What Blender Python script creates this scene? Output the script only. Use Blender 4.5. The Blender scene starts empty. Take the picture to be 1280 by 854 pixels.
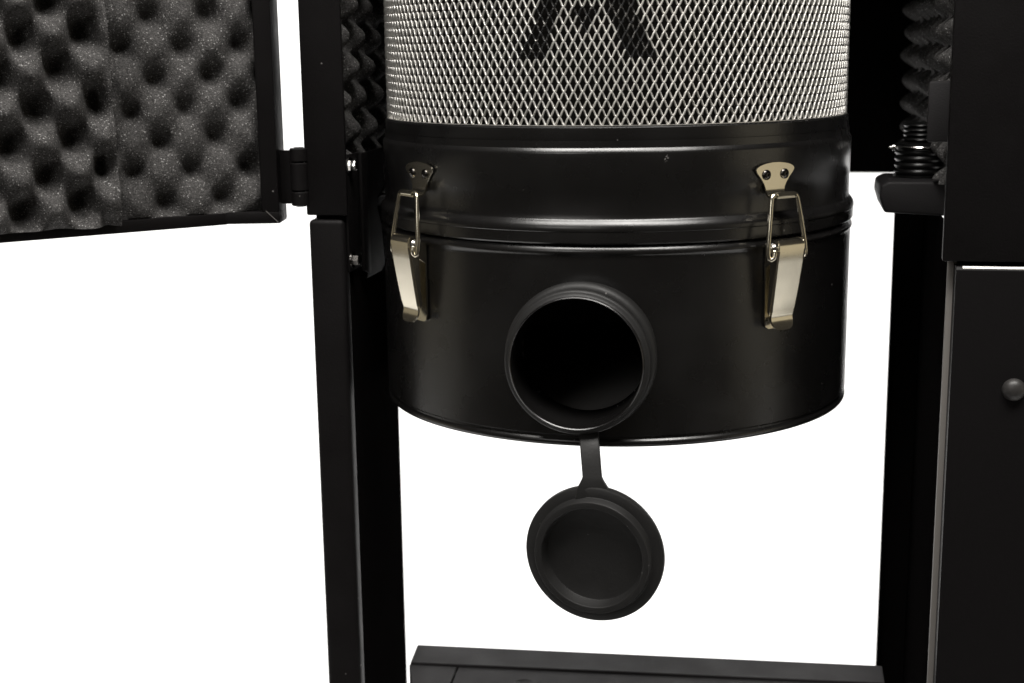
import bpy, bmesh, math, random
from mathutils import Vector, Matrix
R_ = math.radians
S = bpy.context.scene
COL = S.collection
Z0 = 1.0                      # eye height above the studio floor

# ------------------------------------------------------------------ camera
cam_d = bpy.data.cameras.new('camera')
cam = bpy.data.objects.new('camera', cam_d); COL.objects.link(cam); S.camera = cam
YAW, PITCH, ROLL = R_(11.0), 0.204216, -0.013848
f = Vector((-math.sin(YAW)*math.cos(PITCH), math.cos(YAW)*math.cos(PITCH), -math.sin(PITCH)))
r = Vector((math.cos(YAW), math.sin(YAW), 0)); u = r.cross(f)
r2 = math.cos(ROLL)*r + math.sin(ROLL)*u; u2 = -math.sin(ROLL)*r + math.cos(ROLL)*u
M = Matrix((r2, u2, -f)).transposed().to_4x4()
M.translation = Vector((0.1093, -0.9181, Z0))
cam.matrix_world = M
cam_d.sensor_width = 36.0
cam_d.lens = 1771.2/1280*36
cam_d.clip_start = 0.02; cam_d.clip_end = 60
cam_d.dof.use_dof = True; cam_d.dof.focus_distance = 0.815; cam_d.dof.aperture_fstop = 9

# ------------------------------------------------------------------ world: the dim warm room behind the camera
W = bpy.data.worlds.new('World'); S.world = W; W.use_nodes = True
wb = W.node_tree.nodes['Background']
wb.inputs['Color'].default_value = (1.0, 0.90, 0.76, 1); wb.inputs['Strength'].default_value = 0.04
S.view_settings.view_transform = 'Standard'; S.view_settings.look = 'None'
S.view_settings.exposure = 0.0; S.view_settings.gamma = 1.0
try: S.view_settings.use_curve_mapping = False
except Exception: pass

# ------------------------------------------------------------------ lamps
def area(name, loc, target, sx, sy, power, color):
    d = bpy.data.lights.new(name, 'AREA'); d.shape = 'RECTANGLE'; d.size = sx; d.size_y = sy
    d.energy = power; d.color = color
    o = bpy.data.objects.new(name, d); COL.objects.link(o); o.location = loc
    o.rotation_euler = (Vector(target)-Vector(loc)).to_track_quat('-Z', 'Y').to_euler()
    return o
area('backdrop_light', (-1.5, 1.2, 2.7), (-1.6, 2.5, 0.3), 1.6, 0.7, 75, (1, 0.99, 0.98))  # unseen lamps, this and the next, added to whiten the backdrop
area('backdrop_light', (1.5, 1.2, 2.7), (1.4, 2.5, 0.3), 1.6, 0.7, 65, (1, 0.99, 0.98))
area('ceiling_light', (0.10, -0.80, 2.45), (0.05, -0.15, 0.9), 1.7, 0.48, 50, (1.0, 0.97, 0.93))
area('front_fill', (-0.85, -2.7, 1.95), (0.0, 0.0, 0.83), 0.9, 0.9, 7, (1.0, 0.97, 0.93))  # unseen fill lamp added to brighten the inside of the port
area('left_fill', (-2.0, -0.25, 0.80), (-0.1, -0.1, 0.85), 1.1, 0.9, 0.85, (1.0, 0.89, 0.66))  # unseen lamp added for the left latch to reflect
area('right_fill', (2.0, -0.45, 0.85), (0.1, -0.1, 0.88), 1.1, 0.9, 1.5, (1.0, 0.89, 0.66))  # unseen lamp added to give the right latch its warm reflection

# ------------------------------------------------------------------ materials
def mat(name, base, rough=0.5, metal=0.0, spec=0.5, bump=None, mottle=None, dust=None):
    m = bpy.data.materials.new(name); m.use_nodes = True
    nt = m.node_tree; b = nt.nodes['Principled BSDF']
    b.inputs['Base Color'].default_value = (*base, 1); b.inputs['Roughness'].default_value = rough
    b.inputs['Metallic'].default_value = metal; b.inputs['Specular IOR Level'].default_value = spec
    tc = nt.nodes.new('ShaderNodeTexCoord')
    if mottle:
        n = nt.nodes.new('ShaderNodeTexNoise'); n.inputs['Scale'].default_value = mottle[0]; n.inputs['Detail'].default_value = 5
        nt.links.new(tc.outputs['Object'], n.inputs['Vector'])
        mr = nt.nodes.new('ShaderNodeMapRange'); mr.inputs['To Min'].default_value = rough-mottle[1]; mr.inputs['To Max'].default_value = rough+mottle[1]
        mr.inputs['From Min'].default_value = 0.3; mr.inputs['From Max'].default_value = 0.7
        nt.links.new(n.outputs['Fac'], mr.inputs['Value']); nt.links.new(mr.outputs['Result'], b.inputs['Roughness'])
    if dust:             # sparse pale dust specks and pinholes
        v = nt.nodes.new('ShaderNodeTexVoronoi'); v.inputs['Scale'].default_value = dust[0]
        nt.links.new(tc.outputs['Object'], v.inputs['Vector'])
        sp = nt.nodes.new('ShaderNodeSeparateColor'); nt.links.new(v.outputs['Color'], sp.inputs['Color'])
        g1 = nt.nodes.new('ShaderNodeMath'); g1.operation = 'GREATER_THAN'; g1.inputs[1].default_value = dust[1]; nt.links.new(sp.outputs['Red'], g1.inputs[0])
        sz = nt.nodes.new('ShaderNodeMath'); sz.operation = 'MULTIPLY'; sz.inputs[1].default_value = 0.16; nt.links.new(sp.outputs['Green'], sz.inputs[0])
        g2 = nt.nodes.new('ShaderNodeMath'); g2.operation = 'LESS_THAN'; nt.links.new(v.outputs['Distance'], g2.inputs[0]); nt.links.new(sz.outputs[0], g2.inputs[1])
        an = nt.nodes.new('ShaderNodeMath'); an.operation = 'MULTIPLY'; nt.links.new(g1.outputs[0], an.inputs[0]); nt.links.new(g2.outputs[0], an.inputs[1])
        mx = nt.nodes.new('ShaderNodeMix'); mx.data_type = 'RGBA'; mx.inputs['A'].default_value = (*base, 1); mx.inputs['B'].default_value = (0.16, 0.155, 0.15, 1)
        nt.links.new(an.outputs[0], mx.inputs['Factor']); nt.links.new(mx.outputs['Result'], b.inputs['Base Color'])
    if bump:
        n2 = nt.nodes.new('ShaderNodeTexNoise'); n2.inputs['Scale'].default_value = bump[0]; n2.inputs['Detail'].default_value = 3
        nt.links.new(tc.outputs['Object'], n2.inputs['Vector'])
        bp = nt.nodes.new('ShaderNodeBump'); bp.inputs['Strength'].default_value = bump[1]; bp.inputs['Distance'].default_value = bump[2]
        nt.links.new(n2.outputs['Fac'], bp.inputs['Height']); nt.links.new(bp.outputs['Normal'], b.inputs['Normal'])
    return m

MB = mat('black_powder_coat', (0.0068, 0.0060, 0.0062), 0.5, 0, 0.15, (900, 0.3, 0.0004), (35, 0.07), (190, 0.96))
MLEG = mat('black_paint_shade_darkened', (0.0042, 0.0038, 0.0038), 0.8, 0, 0.0, (900, 0.25, 0.0004))  # blacker, sheenless copy of the coat: shade of inner faces put into the colour
MD = mat('satin_black_drum_paint', (0.0068, 0.0064, 0.0063), 0.28, 0, 0.82, (700, 0.13, 0.0003), (24, 0.07), (210, 0.985))
MRUB = mat('black_rubber', (0.0155, 0.0152, 0.015), 0.5, 0, 0.40, (600, 0.2, 0.0004), (60, 0.08), (260, 0.90))
MBASE = mat('grey_textured_coat', (0.018, 0.0168, 0.0176), 0.6, 0, 0.3, (1100, 0.35, 0.0004), (40, 0.05))
MGREY = mat('grey_edge_coat', (0.085, 0.08, 0.075), 0.55, 0, 0.3, (900, 0.2, 0.0003))
MZ = mat('zinc_mesh', (0.76, 0.745, 0.71), 0.54, 1.0, 0.5, (500, 0.15, 0.0003), (120, 0.08))
MN = mat('brushed_nickel', (0.83, 0.77, 0.625), 0.21, 1.0, 0.5, (900, 0.03, 0.0001), (60, 0.03))
MCH = mat('bright_steel', (0.80, 0.79, 0.77), 0.16, 1.0, 0.5, None, (120, 0.04))
MSCR = mat('dark_screw_steel', (0.10, 0.095, 0.09), 0.22, 1.0, 0.5)
MBLK = mat('black_gloss_paint', (0.012, 0.012, 0.012), 0.22, 0, 1.0)
MLIN = mat('grey_lightened_bucket_inside', (0.28, 0.275, 0.27), 0.7, 0, 0.2, (300, 0.2, 0.0005), (40, 0.05))  # light grey stands in for light reaching inside the bucket
MKNOB = mat('dark_pewter_knob', (0.035, 0.033, 0.032), 0.42, 0, 0.5, (500, 0.15, 0.0003))
MEDGE = mat('galvanised_edge', (0.24, 0.225, 0.21), 0.6, 0, 0.3, (900, 0.2, 0.0003))
MGLOSS = mat('panel_powder_coat', (0.0060, 0.0053, 0.0056), 0.48, 0, 0.18, (900, 0.2, 0.0003))
MFILT = mat('dark_filter_media', (0.010, 0.009, 0.008), 0.9, 0, 0.1, (250, 0.6, 0.002))
MHOSE = mat('black_hose_plastic', (0.007, 0.007, 0.007), 0.32, 0, 0.3)
MWHITE = mat('white_backdrop_paper', (0.9, 0.9, 0.9), 0.9, 0, 0.0)

def paint_with_glints():  # silver noise patches: bare strand metal with its glints put into the colour
    m = MBLK; nt = m.node_tree; b = nt.nodes['Principled BSDF']; L = nt.links
    tc = nt.nodes.new('ShaderNodeTexCoord'); n = nt.nodes.new('ShaderNodeTexNoise'); n.inputs['Scale'].default_value = 420; n.inputs['Detail'].default_value = 2
    L.new(tc.outputs['Object'], n.inputs['Vector'])
    mr = nt.nodes.new('ShaderNodeMapRange'); mr.inputs['From Min'].default_value = 0.57; mr.inputs['From Max'].default_value = 0.63
    L.new(n.outputs['Fac'], mr.inputs['Value'])
    mx = nt.nodes.new('ShaderNodeMix'); mx.data_type = 'RGBA'; mx.inputs['A'].default_value = (0.012, 0.012, 0.012, 1); mx.inputs['B'].default_value = (0.42, 0.41, 0.39, 1)
    L.new(mr.outputs['Result'], mx.inputs['Factor']); L.new(mx.outputs['Result'], b.inputs['Base Color']); L.new(mr.outputs['Result'], b.inputs['Metallic'])
paint_with_glints()

# foam: charcoal open cell, glints of sparse cells put into the colour as pale specks
def foam_mat():
    m = bpy.data.materials.new('charcoal_acoustic_foam'); m.use_nodes = True
    nt = m.node_tree; b = nt.nodes['Principled BSDF']; L = nt.links
    b.inputs['Roughness'].default_value = 0.95; b.inputs['Specular IOR Level'].default_value = 0.1
    tc = nt.nodes.new('ShaderNodeTexCoord')
    v = nt.nodes.new('ShaderNodeTexVoronoi'); v.inputs['Scale'].default_value = 1500
    L.new(tc.outputs['Object'], v.inputs['Vector'])
    sep = nt.nodes.new('ShaderNodeSeparateColor'); L.new(v.outputs['Color'], sep.inputs['Color'])
    rp = nt.nodes.new('ShaderNodeValToRGB'); e = rp.color_ramp.elements
    e[0].position = 0.0; e[0].color = (0.041, 0.0395, 0.039, 1)
    e[1].position = 0.90; e[1].color = (0.098, 0.095, 0.093, 1)
    k = rp.color_ramp.elements.new(0.965); k.color = (0.17, 0.165, 0.16, 1)
    k = rp.color_ramp.elements.new(0.992); k.color = (0.34, 0.335, 0.33, 1)
    L.new(sep.outputs['Red'], rp.inputs['Fac']); L.new(rp.outputs['Color'], b.inputs['Base Color'])
    n = nt.nodes.new('ShaderNodeTexNoise'); n.inputs['Scale'].default_value = 1100; n.inputs['Detail'].default_value = 2
    L.new(tc.outputs['Object'], n.inputs['Vector'])
    bp = nt.nodes.new('ShaderNodeBump'); bp.inputs['Strength'].default_value = 0.7; bp.inputs['Distance'].default_value = 0.001
    L.new(n.outputs['Fac'], bp.inputs['Height']); L.new(bp.outputs['Normal'], b.inputs['Normal'])
    return m
MFOAM = foam_mat()

# collar paint with one chipped scuff showing bare metal
def chip_mat():
    m = MD.copy(); m.name = 'satin_black_paint_with_scuff'
    nt = m.node_tree; b = nt.nodes['Principled BSDF']; L = nt.links
    src = b.inputs['Base Color'].links[0].from_socket
    tc = nt.nodes.new('ShaderNodeTexCoord')
    d = nt.nodes.new('ShaderNodeVectorMath'); d.operation = 'DISTANCE'
    d.inputs[1].default_value = CHIP
    L.new(tc.outputs['Object'], d.inputs[0])
    n = nt.nodes.new('ShaderNodeTexNoise'); n.inputs['Scale'].default_value = 650; n.inputs['Detail'].default_value = 4
    L.new(tc.outputs['Object'], n.inputs['Vector'])
    a = nt.nodes.new('ShaderNodeMath'); a.operation = 'MULTIPLY_ADD'; a.inputs[1].default_value = -140.0; a.inputs[2].default_value = 0.02
    L.new(d.outputs['Value'], a.inputs[0])
    s = nt.nodes.new('ShaderNodeMath'); s.operation = 'ADD'; L.new(a.outputs[0], s.inputs[0]); L.new(n.outputs['Fac'], s.inputs[1])
    rp = nt.nodes.new('ShaderNodeMapRange'); rp.inputs['From Min'].default_value = 0.36; rp.inputs['From Max'].default_value = 0.42
    L.new(s.outputs[0], rp.inputs['Value'])
    mx = nt.nodes.new('ShaderNodeMix'); mx.data_type = 'RGBA'
    L.new(rp.outputs['Result'], mx.inputs['Factor'])
    L.new(src, mx.inputs['A']); mx.inputs['B'].default_value = (0.26, 0.25, 0.24, 1)
    L.new(mx.outputs['Result'], b.inputs['Base Color'])
    return m

# ------------------------------------------------------------------ mesh helpers (coordinates relative to the drum axis and eye height)
OFF = Vector((0, 0, Z0))
def link(name, me, m, parent=None, local=False):
    o = bpy.data.objects.new(name, me); COL.objects.link(o)
    for x in (m if isinstance(m, (list, tuple)) else [m]): me.materials.append(x)
    if parent is not None:
        o.parent = parent
    if not local:
        base = Vector((0, 0, 0)); p = parent
        while p is not None: base += p.location; p = p.parent
        o.location = OFF - base
    return o
def finish(bm, name, m, parent=None, smooth=True, angle=35, local=False):
    bmesh.ops.recalc_face_normals(bm, faces=bm.faces)
    me = bpy.data.meshes.new(name); bm.to_mesh(me); bm.free()
    if smooth:
        me.polygons.foreach_set('use_smooth', [True]*len(me.polygons))
        try: me.set_sharp_from_angle(angle=R_(angle))
        except Exception: pass
    return link(name, me, m, parent, local)
def box(bm, x0, x1, y0, y1, z0, z1, bev=0.0, seg=2):
    b2 = bmesh.new(); bmesh.ops.create_cube(b2, size=1)
    bmesh.ops.transform(b2, matrix=Matrix.Translation(((x0+x1)/2, (y0+y1)/2, (z0+z1)/2)) @ Matrix.Diagonal((abs(x1-x0), abs(y1-y0), abs(z1-z0), 1)), verts=b2.verts)
    if bev: bmesh.ops.bevel(b2, geom=b2.edges[:], offset=bev, segments=seg, profile=0.5, affect='EDGES')
    merge(bm, b2)
def merge(bm, b2, mtx=None):
    if mtx is not None: bmesh.ops.transform(b2, matrix=mtx, verts=b2.verts)
    me = bpy.data.meshes.new('tmp'); b2.to_mesh(me); b2.free(); bm.from_mesh(me); bpy.data.meshes.remove(me)
def prism(bm, pts, a, b, axis='z', bev=0.0, seg=2):
    """extrude polygon pts (2D) along axis from a to b: z -> (x,y); y -> (x,z); x -> (y,z)"""
    b2 = bmesh.new()
    def P(p, t): return {'z': (p[0], p[1], t), 'y': (p[0], t, p[1]), 'x': (t, p[0], p[1])}[axis]
    A = [b2.verts.new(P(p, a)) for p in pts]; B = [b2.verts.new(P(p, b)) for p in pts]
    n = len(pts); b2.faces.new(A); b2.faces.new(B[::-1])
    for i in range(n): b2.faces.new((A[i], B[i], B[(i+1) % n], A[(i+1) % n]))
    bmesh.ops.recalc_face_normals(b2, faces=b2.faces)
    if bev: bmesh.ops.bevel(b2, geom=b2.edges[:], offset=bev, segments=seg, profile=0.5, affect='EDGES')
    merge(bm, b2)
def lathe(bm, prof, seg=192, closed=False, mtx=None, keep=None):
    """prof: (radius, height) about z"""
    b2 = bmesh.new(); rings = []
    for (rr, z) in prof:
        if rr < 1e-6: rings.append([b2.verts.new((0, 0, z))])
        else: rings.append([b2.verts.new((rr*math.sin(2*math.pi*i/seg), -rr*math.cos(2*math.pi*i/seg), z)) for i in range(seg)])
    prs = list(zip(rings, rings[1:])) + ([(rings[-1], rings[0])] if closed else [])
    for A, B in prs:
        for i in range(seg):
            j = (i+1) % seg
            q = [A[i % len(A)], A[j % len(A)], B[j % len(B)], B[i % len(B)]]
            q = list(dict.fromkeys(q))
            if len(q) < 3: continue
            if keep is not None:
                c = sum((v.co for v in q), Vector())/len(q)
                if not keep(c): continue
            b2.faces.new(q)
    merge(bm, b2, mtx)
def tube(bm, path, rad, seg=10, closed=False, cap=True):
    b2 = bmesh.new(); P = [Vector(p) for p in path]; n = len(P); rings = []
    prev = None
    for i in range(n):
        if closed: t = (P[(i+1) % n]-P[i-1]).normalized()
        else: t = (P[min(i+1, n-1)]-P[max(i-1, 0)]).normalized()
        if prev is None:
            a = t.orthogonal().normalized()
        else:
            a = (prev - t*prev.dot(t)).normalized()
        prev = a; b = t.cross(a)
        rings.append([b2.verts.new(P[i]+rad*(math.cos(2*math.pi*k/seg)*a+math.sin(2*math.pi*k/seg)*b)) for k in range(seg)])
    rng = range(n) if closed else range(n-1)
    for i in rng:
        A, B = rings[i], rings[(i+1) % n]
        if closed and i == n-1:      # align seam
            k0 = min(range(seg), key=lambda k: (B[k].co-A[0].co).length); B = B[k0:]+B[:k0]
        for k in range(seg): b2.faces.new((A[k], A[(k+1) % seg], B[(k+1) % seg], B[k]))
    if cap and not closed: b2.faces.new(rings[0][::-1]); b2.faces.new(rings[-1])
    merge(bm, b2)
def rounded(pts, rad, n=5):
    """round the corners of a closed 3D polyline"""
    out = []; P = [Vector(p) for p in pts]; N = len(P)
    for i in range(N):
        p, a, b = P[i], P[i-1], P[(i+1) % N]
        da = (a-p); db = (b-p); rr = min(rad, da.length*.45, db.length*.45)
        s = p+da.normalized()*rr; e = p+db.normalized()*rr
        for k in range(n+1):
            t = k/n; out.append((1-t)**2*s+2*t*(1-t)*p+t*t*e)
    return out
def strip(bm, path, th, nx=6, bev=0.0):
    """sheet strip: path of (z, radius, halfwidth) in the latch frame (outward = -y)"""
    b2 = bmesh.new(); n = len(path); O = []; I = []
    for i, (z, rr, w) in enumerate(path):
        a = path[max(i-1, 0)]; b = path[min(i+1, n-1)]
        dz, dr = b[0]-a[0], b[1]-a[1]; l = math.hypot(dz, dr) or 1
        nz, nr = dr/l, -dz/l           # outward normal for a path running downward
        if nr < 0 and abs(dz) > abs(dr): nz, nr = -nz, -nr
        ro, io = [], []
        for k in range(nx+1):
            x = (2*k/nx-1)*w
            ro.append(b2.verts.new((x, -(rr+nr*th/2), z+nz*th/2))); io.append(b2.verts.new((x, -(rr-nr*th/2), z-nz*th/2)))
        O.append(ro); I.append(io)
    for i in range(n-1):
        for k in range(nx):
            b2.faces.new((O[i][k], O[i][k+1], O[i+1][k+1], O[i+1][k])); b2.faces.new((I[i][k], I[i+1][k], I[i+1][k+1], I[i][k+1]))
        for k in (0, nx):
            b2.faces.new((O[i][k], O[i+1][k], I[i+1][k], I[i][k]))
    for i in (0, n-1):
        for k in range(nx): b2.faces.new((O[i][k], I[i][k], I[i][k+1], O[i][k+1]))
    merge(bm, b2)
def empty(name, loc, label, cat, group=None):
    o = bpy.data.objects.new(name, None); COL.objects.link(o); o.location = Vector(loc)+OFF
    o.empty_display_size = 0.05
    o['label'] = label; o['category'] = cat
    if group: o['group'] = group
    return o
def cyl_x(bm, x0, x1, y, z, rad, seg=24, dome=0.0):
    prof = [(0, x0), (rad, x0), (rad, x1)]
    if dome:
        prof = [(0, x0), (rad, x0)] + [(rad*math.cos(t), x1-dome+dome*math.sin(t)) for t in [k*math.pi/2/6 for k in range(6)]]
    prof.append((0, x1))
    m = Matrix.Translation((0, y, z)) @ Matrix(((0, 0, 1, 0), (0, 1, 0, 0), (-1, 0, 0, 0), (0, 0, 0, 1)))
    lathe(bm, prof, seg, mtx=m)
def cyl_y(bm, x, y0, y1, z, rad, seg=32, dome=0.0):
    """axis along -y, from y0 (back) to y1 (front, smaller)"""
    h = y0-y1
    prof = [(0, 0), (rad, 0), (rad, h)] if not dome else [(0, 0), (rad, 0)] + [(rad*math.cos(t), h-dome+dome*math.sin(t)) for t in [k*math.pi/2/8 for k in range(8)]]
    prof.append((0, h))
    m = Matrix.Translation((x, y0, z)) @ Matrix.Rotation(R_(90), 4, 'X')
    lathe(bm, prof, seg, mtx=m)

FLOOR = -Z0
# ------------------------------------------------------------------ setting: white paper sweep
bm = bmesh.new()
prof = [(-0.6, 0.0), (1.6, 0.0)] + [(1.6+0.9*math.sin(t), 0.9-0.9*math.cos(t)) for t in [k*math.pi/2/12 for k in range(1, 13)]] + [(2.5, 2.3)]
rows = []
for (y, z) in prof: rows.append([bm.verts.new((x, y, z+FLOOR)) for x in (-3, -1, 1, 3)])
for A, B in zip(rows, rows[1:]):
    for k in range(3): bm.faces.new((A[k], A[k+1], B[k+1], B[k]))
bd = finish(bm, 'backdrop', MWHITE, angle=60); bd['kind'] = 'structure'

# ================================================================== CABINET
cab = empty('machine_cabinet', (0.0, 0.0, FLOOR), 'black steel machine cabinet with open foam lined door, standing around the drum', 'cabinet')
TOP = 0.20  # unseen roof height, set low so it shades the deeper foam
# left upper post with its side wall
bm = bmesh.new()
box(bm, -0.1823, -0.1557, -0.081, -0.0775, -0.1000, TOP, 0.0012)
box(bm, -0.1823, -0.1803, -0.0774, 0.298, -0.1000, TOP)
box(bm, -0.1801, -0.1782, 0.0345, 0.2975, -0.1600, -0.0960)
box(bm, -0.1800, -0.1600, -0.0690, 0.0300, -0.1080, -0.0970)
finish(bm, 'upper_post', MB, cab)
# left leg
bm = bmesh.new()
box(bm, -0.1812, -0.1585, -0.0815, -0.0700, FLOOR, -0.1026, 0.0030, 4)
lg = finish(bm, 'leg', MB, cab)
bm = bmesh.new()
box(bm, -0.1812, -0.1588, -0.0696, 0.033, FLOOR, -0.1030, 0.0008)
finish(bm, 'leg_channel', MLEG, lg)  # side of the same leg, shaded by its darker black
# right leg: channel with a front flange, deep web and inturned back flange
bm = bmesh.new()
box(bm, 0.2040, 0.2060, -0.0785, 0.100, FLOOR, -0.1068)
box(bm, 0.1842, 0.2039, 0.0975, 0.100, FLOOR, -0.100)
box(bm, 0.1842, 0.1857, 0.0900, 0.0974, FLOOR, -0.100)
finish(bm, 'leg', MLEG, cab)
bm = bmesh.new()
box(bm, 0.2017, 0.2068, -0.0825, -0.0788, FLOOR+0.47, -0.070, 0.0006)
finish(bm, 'front_flange', MEDGE, cab)
# right hand panels
bm = bmesh.new()
prism(bm, [(0.1975, -0.0935), (0.36, -0.0935), (0.36, -0.0835), (0.2040, -0.0835), (0.1975, -0.0870)], -0.1215, TOP, 'z', 0.0012)
ru = finish(bm, 'upper_panel', MB, cab)
bm = bmesh.new()
prism(bm, [(-0.0792, FLOOR+0.1), (-0.0950, FLOOR+0.1), (-0.0950, -0.1262), (-0.0948, -0.1257), (-0.0936, -0.1243), (-0.0931, -0.1240), (-0.0792, -0.1240)], 0.2050, 0.36, 'x', 0.0002, 1)
rl = finish(bm, 'lower_panel', MGLOSS, cab)
bm = bmesh.new()
prism(bm, [(-0.0945, -0.1254), (-0.0945, -0.1249), (-0.0938, -0.1241), (-0.0932, -0.1238), (-0.0932, -0.1250)], 0.2085, 0.359, 'x', 0.0001, 1)
finish(bm, 'seam_trim', MZ, rl)
bm = bmesh.new()
cyl_y(bm, 0.2397, -0.0948, -0.1000, -0.1942, 0.0066, 32, 0.0048)
finish(bm, 'button', MKNOB, rl)
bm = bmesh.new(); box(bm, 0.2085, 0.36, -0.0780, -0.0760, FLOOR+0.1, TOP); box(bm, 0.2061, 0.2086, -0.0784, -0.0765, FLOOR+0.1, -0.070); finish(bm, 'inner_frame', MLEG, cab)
# back wall, roof, right wall
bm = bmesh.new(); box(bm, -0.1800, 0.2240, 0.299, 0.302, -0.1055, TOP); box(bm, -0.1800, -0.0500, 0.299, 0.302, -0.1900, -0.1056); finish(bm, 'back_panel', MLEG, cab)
bm = bmesh.new(); box(bm, -0.1823, 0.36, -0.080, 0.302, TOP+0.001, TOP+0.004); finish(bm, 'top_panel', MB, cab)
bm = bmesh.new(); box(bm, 0.2245, 0.2265, -0.078, 0.298, -0.083, TOP); finish(bm, 'side_panel', MB, cab)

# foam pads
def foam_pad(name, parent, O, E, N, s0, s1, z0, z1, base, amp, ps, pz, phs, phz, back, slant=0.0, step=0.0014, tilt=0.0, edge=False, lift=1.0, pit=0.85):
    O = Vector(O); E = Vector(E).normalized(); N = Vector(N).normalized(); bm = bmesh.new()
    ns = max(2, int((s1-s0)/step)); nz = max(2, int((z1-z0)/step)); G = []
    for i in range(ns+1):
        row = []
        for k in range(nz+1):
            z = z0+(z1-z0)*k/nz
            s = s0+(s1-s0)*i/ns + slant*(z-z0)
            a = 2*math.pi*(s-phs+tilt*(z-phz))/ps; b = 2*math.pi*(z-phz-tilt*(s-phs))/pz
            # uneven cutting of the convoluted foam
            w = 0.16*math.sin(37*s+61*z)+0.12*math.sin(83*z-29*s+1.3)
            c = math.cos(a+w)*math.cos(b+0.8*w)
            c += 0.10*math.sin(150*z+11*s)*math.sin(47*s+23*z)
            h = amp*(c*lift if c > 0 else -1.25*abs(c)**pit)
            ed = min(1.0, (s-(s0+slant*(z-z0)))/0.008) if edge else 1.0
            ed = max(0.0, ed); ed = ed*ed*(3-2*ed)
            h = h*(0.22+0.78*ed) + (1-ed)*0.0055
            h += amp*0.05*math.sin(410*s+1.7)*math.sin(380*z)
            row.append(bm.verts.new(O+E*s+N*(base+h)+Vector((0, 0, z))))
        G.append(row)
    for i in range(ns):
        for k in range(nz): bm.faces.new((G[i][k], G[i+1][k], G[i+1][k+1], G[i][k+1]))
    # skirt back to the panel
    border = [G[i][0] for i in range(ns+1)]+[G[ns][k] for k in range(1, nz+1)]+[G[i][nz] for i in range(ns-1, -1, -1)]+[G[0][k] for k in range(nz-1, 0, -1)]
    bk = []
    for v in border:
        d = (v.co-O).dot(N); bk.append(bm.verts.new(v.co-N*(d-back)))
    for i in range(len(border)):
        j = (i+1) % len(border); bm.faces.new((border[i], border[j], bk[j], bk[i]))
    bm.faces.new(bk)
    return finish(bm, name, MFOAM, parent, angle=80)

foam_pad('foam_lining', cab, (0, 0, 0), (0, 1, 0), (1, 0, 0), -0.070, 0.15, -0.098, 0.15, -0.1655, 0.0085, 0.036, 0.038, -0.06, -0.03, -0.1798)
foam_pad('foam_lining', cab, (0, 0, 0), (0, 1, 0), (-1, 0, 0), -0.076, 0.29, -0.083, 0.15, -0.2075, 0.0090, 0.036, 0.036, -0.055, -0.0285, -0.2240)

# bracket holding the drum, with two bolts
bm = bmesh.new()
prism(bm, [(-0.0768, -0.1360), (-0.0768, -0.0660), (-0.0745, -0.0632), (-0.0500, -0.0632), (-0.0500, -0.1360)], -0.1584, -0.1566, 'x', 0.0006)
prism(bm, [(-0.0530, -0.1385), (-0.0530, -0.0634), (-0.0390, -0.0640), (-0.0390, -0.1425)], -0.1564, -0.1540, 'x', 0.0007)
prism(bm, [(-0.0400, -0.1455), (-0.0060, -0.1455), (0.0020, -0.1420), (-0.0030, -0.1150), (-0.0110, -0.1030), (-0.0110, -0.0960), (0.0047, -0.0900), (0.0077, -0.0640), (-0.0400, -0.0641)], -0.1582, -0.1566, 'x', 0.0004, 1)
br = finish(bm, 'mounting_bracket', MB, cab)
for (y, z) in ((-0.0718, -0.0698), (-0.0724, -0.1287)):
    bm = bmesh.new()
    cyl_x(bm, -0.1566, -0.1556, y, z, 0.0052, 28)
    lathe(bm, [(0, 0), (0.0034, 0), (0.0034, 0.0036), (0.0029, 0.0041), (0, 0.0041)], 6, mtx=Matrix.Translation((-0.1556, y, z)) @ Matrix.Rotation(R_(90), 4, 'Y'))
    finish(bm, 'bolt', MCH if z > -0.1 else MSCR, br)

# hinge
bm = bmesh.new()
for (za, zb) in ((-0.0585, -0.0668), (-0.0674, -0.0846), (-0.0852, -0.0940)):
    lathe(bm, [(0, zb), (0.0050, zb), (0.0057, zb+0.0006), (0.0057, za-0.0006), (0.0050, za), (0, za)], 28, mtx=Matrix.Translation((-0.1858, -0.0800, 0)))
lathe(bm, [(0, -0.0945), (0.0030, -0.0945), (0.0030, -0.0580), (0, -0.0580)], 16, mtx=Matrix.Translation((-0.1858, -0.0800, 0)))
box(bm, -0.1860, -0.1825, -0.0790, -0.0765, -0.0846, -0.0674)
box(bm, -0.1990, -0.1862, -0.0790, -0.0770, -0.0930, -0.0600)
finish(bm, 'hinge', MB, cab)

# open door
K = Vector((-0.2284, -0.0951)); C_ = Vector((-0.1970, -0.0885)); B_ = Vector((-0.2005, -0.0660))
D1 = Vector((-0.728, -0.685)).normalized(); D2 = (K-C_).normalized()
N1 = Vector((0.685, -0.728))
far = K+D1*0.26
door_bm = bmesh.new()
outer = [B_, B_+Vector((-0.028, -0.004)), K-N1*0.030, far-N1*0.030, far-N1*0.028, K-N1*0.028+Vector((0, -0.0005)), B_+Vector((-0.0275, -0.0062)), B_+Vector((-0.001, -0.002))]
prism(door_bm, [tuple(p) for p in outer], -0.1030, TOP, 'z')
dr = finish(door_bm, 'door', MB, cab)
LIP = 0.0072
bm = bmesh.new()       # bottom rail of the long leaf
prism(bm, [tuple(p) for p in (K, far, far-N1*0.028, K-N1*0.028)], -0.1045, -0.1045+LIP, 'z', 0.0006)
finish(bm, 'bottom_rail', MB, dr)
bm = bmesh.new()       # corner piece and stile
prism(bm, [tuple(p) for p in (C_, K+D1*0.0012, K+D1*0.0012+Vector((-0.004, 0.016)), B_)], -0.1042, -0.1042+LIP, 'z', 0.0006)
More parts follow.
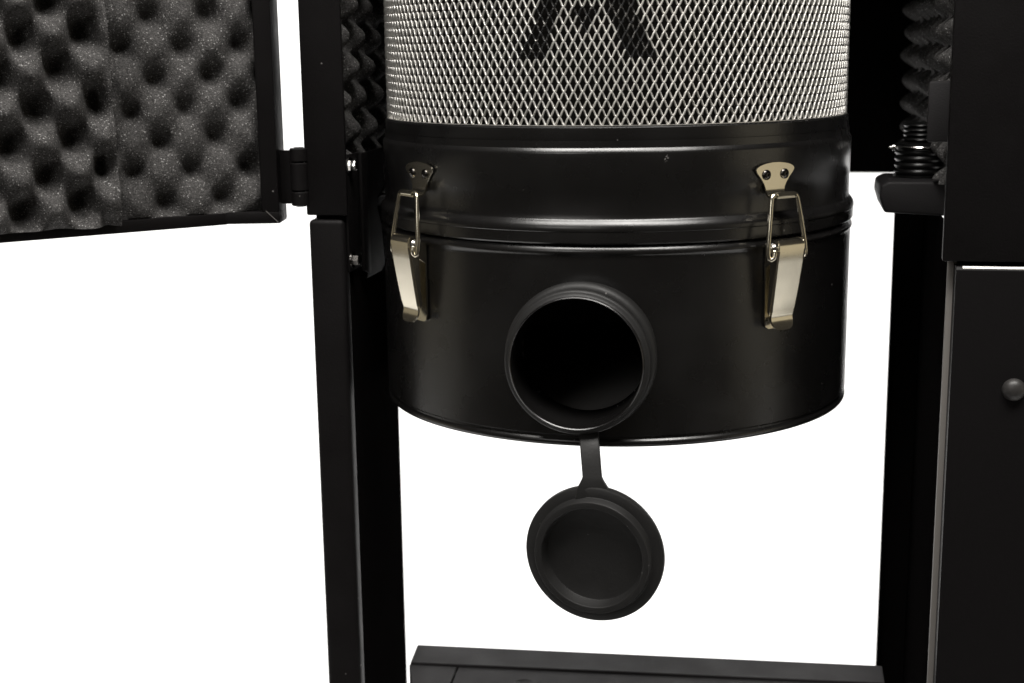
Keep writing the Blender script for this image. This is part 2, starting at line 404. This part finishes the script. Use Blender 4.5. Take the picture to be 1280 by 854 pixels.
prism(bm, [tuple(p) for p in (C_+D2*0.0002, C_+D2*0.0105, C_+D2*0.0105+Vector((-0.002, 0.004)), B_+Vector((-0.010, 0)), B_)], -0.1042+LIP-0.0005, TOP, 'z', 0.0007)
finish(bm, 'stile', MB, dr)
bm = bmesh.new()       # mitre seam weld
a = C_+D2*0.0010; b = C_+D2*0.0085
tube(bm, [(a.x+0.0002, a.y-0.0002, -0.1036), (b.x+0.0002, b.y-0.0002, -0.1036+LIP)], 0.00035, 6)
finish(bm, 'weld_seam', MGREY, dr)
F1 = (-0.2045, -0.0840, 0); FE = (-0.777, -0.630, 0); FN = (0.630, -0.777, 0)
foam_pad('door_foam', dr, F1, FE, FN, 0.002, 0.101, -0.0975, 0.15, -0.007, 0.0070, 0.0345, 0.0370, 0.0475, -0.034+0.0185, -0.027, tilt=-0.04, lift=0.5, pit=1.25)
foam_pad('door_foam', dr, F1, FE, FN, 0.0945, 0.29, -0.0985, 0.15, 0.0100, 0.0112, 0.0345, 0.0385, 0.139, -0.030+0.0193, -0.022, slant=0.012, tilt=-0.10, edge=True)

# base: ridge and lower deck
bm = bmesh.new()
prism(bm, [(-0.1283, -0.066), (-0.1308, -0.0376), (0.1795, -0.0219), (0.1795, -0.0479)], -0.4060, -0.4000, 'z', 0.0005, 1)
base = finish(bm, 'base_ridge', MBASE, cab)
bm = bmesh.new()
prism(bm, [(-0.0920, -0.2), (-0.0910, -0.2), (-0.0967, -0.0650), (-0.1290, -0.0664), (-0.1205, -0.0930)], -0.4200, -0.4012, 'z', 0.0005, 1)
prism(bm, [(-0.0900, -0.2), (0.2010, -0.2), (0.2010, -0.0780), (0.1790, -0.0780), (0.1790, -0.0482), (-0.0956, -0.0646)], -0.4200, -0.4014, 'z', 0.0005, 1)
bd_ = finish(bm, 'base_deck', MBASE, cab)
bm = bmesh.new()
lathe(bm, [(0, -0.4012), (0.0045, -0.4010), (0.0062, -0.4004), (0.0066, -0.4013)], 32, mtx=Matrix.Translation((-0.0482, -0.0845, 0)))
finish(bm, 'hole_plug', MRUB, bd_)

# shelf on the right
bm = bmesh.new()
prism(bm, [(0.1705, -0.1045), (0.1672, -0.0945), (0.1680, -0.0875), (0.1725, -0.0850), (0.2078, -0.0850), (0.2078, -0.1065)], -0.0020, 0.060, 'y', 0.0018, 3)
sh = finish(bm, 'shelf_bracket', MBASE, cab)
# keeper plate in front of the right foam
bm = bmesh.new()
box(bm, 0.1878, 0.2235, -0.0720, -0.0690, -0.0560, -0.0215, 0.0014)
finish(bm, 'keeper_plate', MBASE, cab)

# ================================================================== HOSE on the shelf
hose = empty('corrugated_hose', (0.1945, 0.035, -0.0850), 'glossy black corrugated hose end with a wire clamp on the small grey shelf', 'hose')
bm = bmesh.new(); pr = [(0.0, -0.0847), (0.0170, -0.0847), (0.0170, -0.0835)]
z = -0.0835; i = 0
while z < -0.052:
    rr = 0.0165 if z < -0.064 else 0.0115
    p = 0.0042 if z < -0.064 else 0.0030
    pr += [(rr-0.0014, z), (rr-0.0003, z+p*0.3), (rr, z+p*0.5), (rr-0.0003, z+p*0.7)]
    z += p
pr += [(0.010, z), (0, z)]
lathe(bm, pr, 48, mtx=Matrix.Translation((0.1945, 0.035, 0)))
finish(bm, 'hose_body', MHOSE, hose, angle=50)
bm = bmesh.new()
tube(bm, [(0.1945+0.0172*math.cos(t), 0.035+0.0172*math.sin(t), -0.0655) for t in [2*math.pi*k/40 for k in range(40)]], 0.0008, 8, True)
cyl_x(bm, 0.1740, 0.1785, 0.0250, -0.0655, 0.0007, 12)
cyl_x(bm, 0.1756, 0.1774, 0.0250, -0.0655, 0.0020, 12)
finish(bm, 'hose_clamp', MCH, hose)

# ================================================================== FILTER DRUM
drum = empty('filter_drum', (0, 0, -0.2205), 'satin black cylindrical filter drum with silver mesh top and two nickel latches', 'drum')
RM = 0.1455
# expanded metal sleeve: every strand is a real bar, deeper than it is wide
NC = 176; HALF = 2*math.pi/(2*NC); HZ = 0.0045; ZB = -0.0419; NR = 50
A_POLY = [[(-0.0374, -0.0066), (-0.0219, -0.0066), (-0.0113, 0.0249), (0.0005, 0.0560), (0.0121, 0.0245), (0.0236, -0.0072), (0.0392, -0.0073), (0.0274, 0.0242), (0.0090, 0.0800), (-0.0085, 0.0800), (-0.0216, 0.0252)],
          [(-0.0050, 0.0190), (0.0067, 0.0190), (0.0030, 0.0088), (0.0000, 0.0088)]]
def inside(p, poly):
    c = False; n = len(poly)
    for i in range(n):
        (x1, y1), (x2, y2) = poly[i], poly[(i+1) % n]
        if (y1 > p[1]) != (y2 > p[1]) and p[0] < (x2-x1)*(p[1]-y1)/(y2-y1)+x1: c = not c
    return c
def build_mesh():
    V = {0: [], 1: []}; Fc = {0: [], 1: []}
    random.seed(3)
    for j in range(NR):
        for i in range(2*NC):
            if (i+j) % 2: continue
            for sgn in (1, -1):
                a0, z0 = i*HALF, ZB+j*HZ; a1, z1 = (i+sgn)*HALF, ZB+(j+1)*HZ
                am = (a0+a1)/2; am = (am+math.pi) % (2*math.pi)-math.pi
                q = (am*RM, (z0+z1)/2)
                g = 1 if any(inside(q, p) for p in A_POLY) else 0
                vs, fs = V[g], Fc[g]; b = len(vs)
                wob = random.uniform(-1, 1)*0.00008
                # direction across the strand in the sheet
                dx, dz = (a1-a0)*RM, z1-z0; l = math.hypot(dx, dz); nx, nz = -dz/l, dx/l
                hw, hd = 0.00054, 0.00072
                for t, e in ((-0.04, 0.00), (0.22, 1.0), (0.5, 1.0), (0.78, 1.0), (1.04, 0.0)):
                    # strands belly slightly so the openings read as rounded diamonds
                    bl = 0.00022*math.sin(math.pi*2*(t-0.0))*-1*sgn
                    cx = a0*RM+dx*t+nx*bl; cz = z0+dz*t+nz*bl
                    out = 0.00025*math.sin(math.pi*t)*sgn + wob
                    for (sx, sy) in ((-1, 0.45), (-0.55, 0.88), (0.0, 1.05), (0.55, 0.88), (1, 0.45), (0.7, -1), (-0.7, -1)):
                        rr = RM + out + hd*(sy-1)
                        aa = (cx+nx*hw*sx)/RM
                        vs.append((rr*math.sin(aa), -rr*math.cos(aa), cz+nz*hw*sx))
                for s in range(4):
                    for k in range(7):
                        fs.append((b+s*7+k, b+s*7+(k+1) % 7, b+(s+1)*7+(k+1) % 7, b+(s+1)*7+k))
                fs.append(tuple(b+k for k in range(7))[::-1]); fs.append(tuple(b+28+k for k in range(7)))
    out = []
    for g in (0, 1):
        me = bpy.data.meshes.new('mesh_sleeve' if g == 0 else 'painted_letter'); me.from_pydata(V[g], [], Fc[g]); me.update()
        me.polygons.foreach_set('use_smooth', [True]*len(me.polygons)); me.set_sharp_from_angle(angle=R_(55))
        out.append(me)
    return out
m0, m1 = build_mesh()
sleeve = link('mesh_sleeve', m0, MZ, drum)
letter = link('painted_letter', m1, MBLK, sleeve)
# thin bright edge where the sleeve is cut
bm = bmesh.new()
lathe(bm, [(RM-0.0012, ZB-0.0003), (RM+0.0002, ZB-0.0003), (RM+0.0002, ZB+0.0001), (RM-0.0012, ZB+0.0001)], 192, True)
finish(bm, 'sleeve_hem', MZ, sleeve)
bm = bmesh.new()
lathe(bm, [(0.1405, -0.0500), (0.1405, 0.1835), (0.0, 0.1835)], 128)
finish(bm, 'filter_core', MFILT, drum)
def arc(cx, cz, rad, a0, a1, n):
    return [(cx+rad*math.cos(R_(a0+(a1-a0)*k/n)), cz+rad*math.sin(R_(a0+(a1-a0)*k/n))) for k in range(n+1)]
# collar
CHIP = (0.0451, -0.1417, -0.0598)
MCHIP = chip_mat()
bm = bmesh.new()
p = [(0.1400, -0.0430), (0.1462, -0.0426), (0.1468, -0.0432), (0.1468, -0.0520), (0.1466, -0.0530)]
p += [(0.1467, -0.0532), (0.1472, -0.0536), (0.1479, -0.0546), (0.1486, -0.0557), (0.1489, -0.0564), (0.1490, -0.0572)]
p += [(0.1488, -0.0600), (0.1487, -0.0778)] + [(0.1484, -0.0786), (0.1484, -0.0900)]
p += [(0.1485, -0.0922), (0.1488, -0.0930), (0.1494, -0.0936), (0.1503, -0.0947), (0.1511, -0.0959), (0.1514, -0.0966), (0.1516, -0.0974)]
p += [(0.1517, -0.0985), (0.1516, -0.0993), (0.1513, -0.0997), (0.1513, -0.1056), (0.1507, -0.1064), (0.1475, -0.1066), (0.1475, -0.0500)]
lathe(bm, p, 256)
finish(bm, 'collar', MCHIP, drum, angle=28)
# bucket with the port cut through its wall
bm = bmesh.new()
PX, PZ = 0.0006, -0.1676
w = [(0.1470, -0.1072), (0.1488, -0.1072)] + [(0.1490, -0.1073), (0.1494, -0.1077), (0.1501, -0.1087), (0.1507, -0.1096), (0.1509, -0.1102), (0.1510, -0.1108)] + [(0.1509, -0.1116), (0.1505, -0.1123), (0.1502, -0.1130)]
z = -0.1140
while z > -0.2145: w.append((0.1500, z)); z -= 0.0022
w += [(0.1500, -0.2152), (0.1494, -0.2160), (0.1489, -0.2165), (0.1489, -0.2175)] + arc(0.1478, -0.2198, 0.0024, 55, -80, 9) + [(0.145, -0.2214), (0.0, -0.2208)]
cut = lambda c: not (c.y < 0 and math.hypot(c.x-PX, c.z-PZ) < 0.0372)
lathe(bm, w, 288, keep=cut)
bucket = finish(bm, 'bucket', MD, drum, angle=28)
bm = bmesh.new()
lathe(bm, [(0.1470, -0.1080-0.0022*k) for k in range(46)] + [(0.0, -0.2085)], 288, keep=cut)
finish(bm, 'bucket_inside_lightened', MLIN, bucket, angle=28)  # inner wall added in pale grey so the port interior reads lit
# port: rubber collar and thin steel tube
bm = bmesh.new(); m = Matrix.Translation((PX, 0, PZ)) @ Matrix.Rotation(R_(90), 4, 'X')   # local z -> -y
lathe(bm, [(0.0360, 0.1380), (0.0360, 0.1797), (0.0364, 0.1801), (0.0368, 0.1797), (0.0368, 0.1380)], 96, True, mtx=m)
finish(bm, 'port_tube', MD, bucket)
bm = bmesh.new()
q = [(0.0369, 0.1400), (0.0404, 0.1400), (0.0406, 0.1560)] + arc(0.0382, 0.1620, 0.0042, -45, 105, 12) + [(0.0375, 0.1668), (0.0374, 0.1676), (0.0376, 0.1690)] + arc(0.0380, 0.1748, 0.0022, -60, 90, 7) + [(0.0376, 0.1774), (0.0369, 0.1778)]
lathe(bm, q, 96, True, mtx=m)
finish(bm, 'port_gasket', MRUB, bucket)

# latches: one built in its own frame at the drum axis, then copied
def build_latch():
    bm = bmesh.new()      # base plate with two ears for the pivot
    strip(bm, [(-0.1120, 0.1512, 0.0062), (-0.1135, 0.1512, 0.0070), (-0.1545, 0.1512, 0.0070), (-0.1575, 0.1512, 0.0062), (-0.1588, 0.1512, 0.0040)], 0.0011)
    for s in (-1, 1):
        b2 = bmesh.new()
        pts = [(-0.1508, -0.1240), (-0.1508, -0.1120)] + [(-0.1598-0.0034*math.sin(R_(a)), -0.1115+0.0034*math.cos(R_(a))) for a in range(0, 181, 20)] + [(-0.1580, -0.1190)]
        prism(b2, pts, s*0.0062, s*0.0072, 'x')
        merge(bm, b2)
    o = finish(bm, 'latch', MN, None, angle=30)
    o.location = OFF
    def sub(name, bm, m, ang=30):
        c = finish(bm, name, m, None, angle=ang); c.location = (0, 0, 0); c.parent = o; return c
    bm = bmesh.new()      # fan shaped strike plate with a curled hook
    path = []
    for k in range(9):
        t = k/8; z = -0.0645-0.0040*t
        path.append((z, 0.1497, 0.0142*math.sqrt(max(0.03, 1-(1-t)**2))))
    path += [(-0.0700, 0.1497, 0.0134), (-0.0730, 0.1497, 0.0106), (-0.0760, 0.1497, 0.0084), (-0.0785, 0.1497, 0.0072), (-0.0805, 0.1499, 0.0069)]
    path += [(-0.0822, 0.1508, 0.0068), (-0.0834, 0.1524, 0.0068), (-0.0838, 0.1545, 0.0068), (-0.0836, 0.1570, 0.0068)]
    strip(bm, path, 0.0011)
    strip(bm, [(-0.0843, 0.1568, 0.0068), (-0.0835, 0.1590, 0.0068), (-0.0822, 0.1600, 0.0068), (-0.0808, 0.1592, 0.0066)], 0.0010)
    sub('strike_plate', bm, MN)
    for s in (-1, 1):
        bm = bmesh.new()
        lathe(bm, [(0, 0.1490), (0.0029, 0.1490), (0.0029, 0.1506)]+[(0.0029*math.cos(t), 0.1506+0.0013*math.sin(t)) for t in [k*math.pi/2/5 for k in range(1, 5)]]+[(0.0012, 0.1518), (0.0008, 0.1510), (0, 0.1510)], 24,
              mtx=Matrix.Translation((s*0.0068, 0, -0.0712)) @ Matrix.Rotation(R_(90), 4, 'X'))
        sub('screw', bm, MSCR)
    bm = bmesh.new()      # wire bail
    half = [(0.0102, -0.1600, -0.1115), (0.0108, -0.1622, -0.1122), (0.0110, -0.1630, -0.1140), (0.0113, -0.1626, -0.1164), (0.0125, -0.1618, -0.1174), (0.0138, -0.1612, -0.1165), (0.0142, -0.1610, -0.1142), (0.0139, -0.1607, -0.1100), (0.0117, -0.1594, -0.0960), (0.0102, -0.1583, -0.0870), (0.0097, -0.1580, -0.0843), (0.0087, -0.1578, -0.0825), (0.0069, -0.1577, -0.0818), (0.0040, -0.1577, -0.0816)]
    up = half+[(-x, y, z) for (x, y, z) in half[::-1]]
    tube(bm, up, 0.0014, 10)
    sub('wire_bail', bm, MN, 60)
    bm = bmesh.new()      # pivot pin with rivet heads and rolled knuckles
    cyl_x(bm, -0.0124, 0.0124, -0.1602, -0.1115, 0.0016, 16)
    for s in (-1, 1):
        lathe(bm, [(0, 0.0), (0.0036, 0.0), (0.0036, 0.0008), (0.0028, 0.0020), (0.0014, 0.0026), (0, 0.0027)], 20, mtx=Matrix.Translation((s*0.0098, -0.1602, -0.1117)) @ Matrix.Rotation(R_(90*s), 4, 'Y'))
    sub('pivot_pin', bm, MCH)
    bm = bmesh.new()      # lever: channel with side walls, flared lip
    path = [(-0.1074, 0.1598, 0.0088), (-0.1066, 0.1615, 0.0090), (-0.1070, 0.1632, 0.0092), (-0.1086, 0.1644, 0.0093), (-0.1110, 0.1647, 0.0093)]
    path += [(-0.1200, 0.1635, 0.0091), (-0.1300, 0.1619, 0.0088), (-0.1400, 0.1602, 0.0084), (-0.1470, 0.1588, 0.0081)]
    path += [(-0.1495, 0.1580, 0.0080), (-0.1515, 0.1577, 0.0080), (-0.1535, 0.1581, 0.0080), (-0.1552, 0.1588, 0.0077), (-0.1567, 0.1595, 0.0068), (-0.1577, 0.1601, 0.0055), (-0.1583, 0.1604, 0.0040), (-0.1586, 0.1606, 0.0022)]
    strip(bm, path, 0.0010, 8)
    for s in (-1, 1):
        prism(bm, [(-0.1642, -0.1110), (-0.1576, -0.1500), (-0.1558, -0.1480), (-0.1572, -0.1300), (-0.1572, -0.1180), (-0.1600, -0.1150)], s*0.0093-s*0.0009, s*0.0093, 'x', 0.0002, 1)
        tube(bm, [(s*0.0095, -0.1646, -0.1125), (s*0.0090, -0.1618, -0.1300), (s*0.0084, -0.1586, -0.1480)], 0.0007, 8)
    sub('lever', bm, MN)
    return o
latch = build_latch()
latch.parent = drum; latch.location = Vector((0, 0, 0.2205)); latch.rotation_euler = (0, 0, R_(43.6))
lc = latch.copy(); COL.objects.link(lc); lc.parent = drum; lc.rotation_euler = (0, 0, R_(-42.8))
for ch in list(latch.children):
    c = ch.copy(); COL.objects.link(c); c.parent = lc

# ================================================================== CAP hanging from the port
cap = empty('rubber_cap', (0.0108, -0.180, -0.3110), 'round black rubber cap hanging by its strap below the open drum port', 'cap')
CX, CZ, CY = 0.0108, -0.2733, -0.1850
TILT = Matrix.Rotation(R_(-7), 4, 'Z') @ Matrix.Rotation(R_(2), 4, 'X')
m = Matrix.Translation((CX, CY, CZ)) @ TILT @ Matrix.Rotation(R_(90), 4, 'X')
bm = bmesh.new()
q = [(0, -0.0060), (0.0372, -0.0060), (0.0386, -0.0054), (0.0390, -0.0042), (0.0390, -0.0008), (0.0387, 0.0000), (0.0380, 0.0004), (0.0336, 0.0006), (0.0333, 0.0008), (0.0324, 0.0050), (0.0321, 0.0054), (0.0315, 0.0056), (0.0290, 0.0053), (0.0286, 0.0050), (0.0274, -0.0012), (0.0271, -0.0018), (0.0266, -0.0020), (0.0, -0.0022)]
lathe(bm, q, 128, mtx=m)
finish(bm, 'cap_disc', MRUB, cap, angle=30)
bm = bmesh.new()
SP = [(0.0060, -0.1690, -0.2045, 0.0054), (0.0070, -0.1745, -0.2085, 0.0053), (0.0082, -0.1790, -0.2150, 0.0053), (0.0094, -0.1822, -0.2240, 0.0053), (0.0100, -0.1836, -0.2290, 0.0053), (0.0102, -0.1842, -0.2310, 0.0062), (0.0105, -0.1846, -0.2345, 0.0083), (0.0108, -0.1850, -0.2380, 0.0096), (0.0108, -0.1850, -0.2410, 0.0100)]
vo = []
for (x, y, z, w) in SP:
    vo.append([bm.verts.new((x-w, y+0.0011, z)), bm.verts.new((x-w, y-0.0009, z)), bm.verts.new((x-w+0.0006, y-0.0014, z)), bm.verts.new((x+w-0.0006, y-0.0014, z)), bm.verts.new((x+w, y-0.0009, z)), bm.verts.new((x+w, y+0.0011, z))])
for A, B in zip(vo, vo[1:]):
    for k in range(6): bm.faces.new((A[k], A[(k+1) % 6], B[(k+1) % 6], B[k]))
bm.faces.new(vo[0]); bm.faces.new(vo[-1][::-1])
finish(bm, 'strap', MRUB, cap)
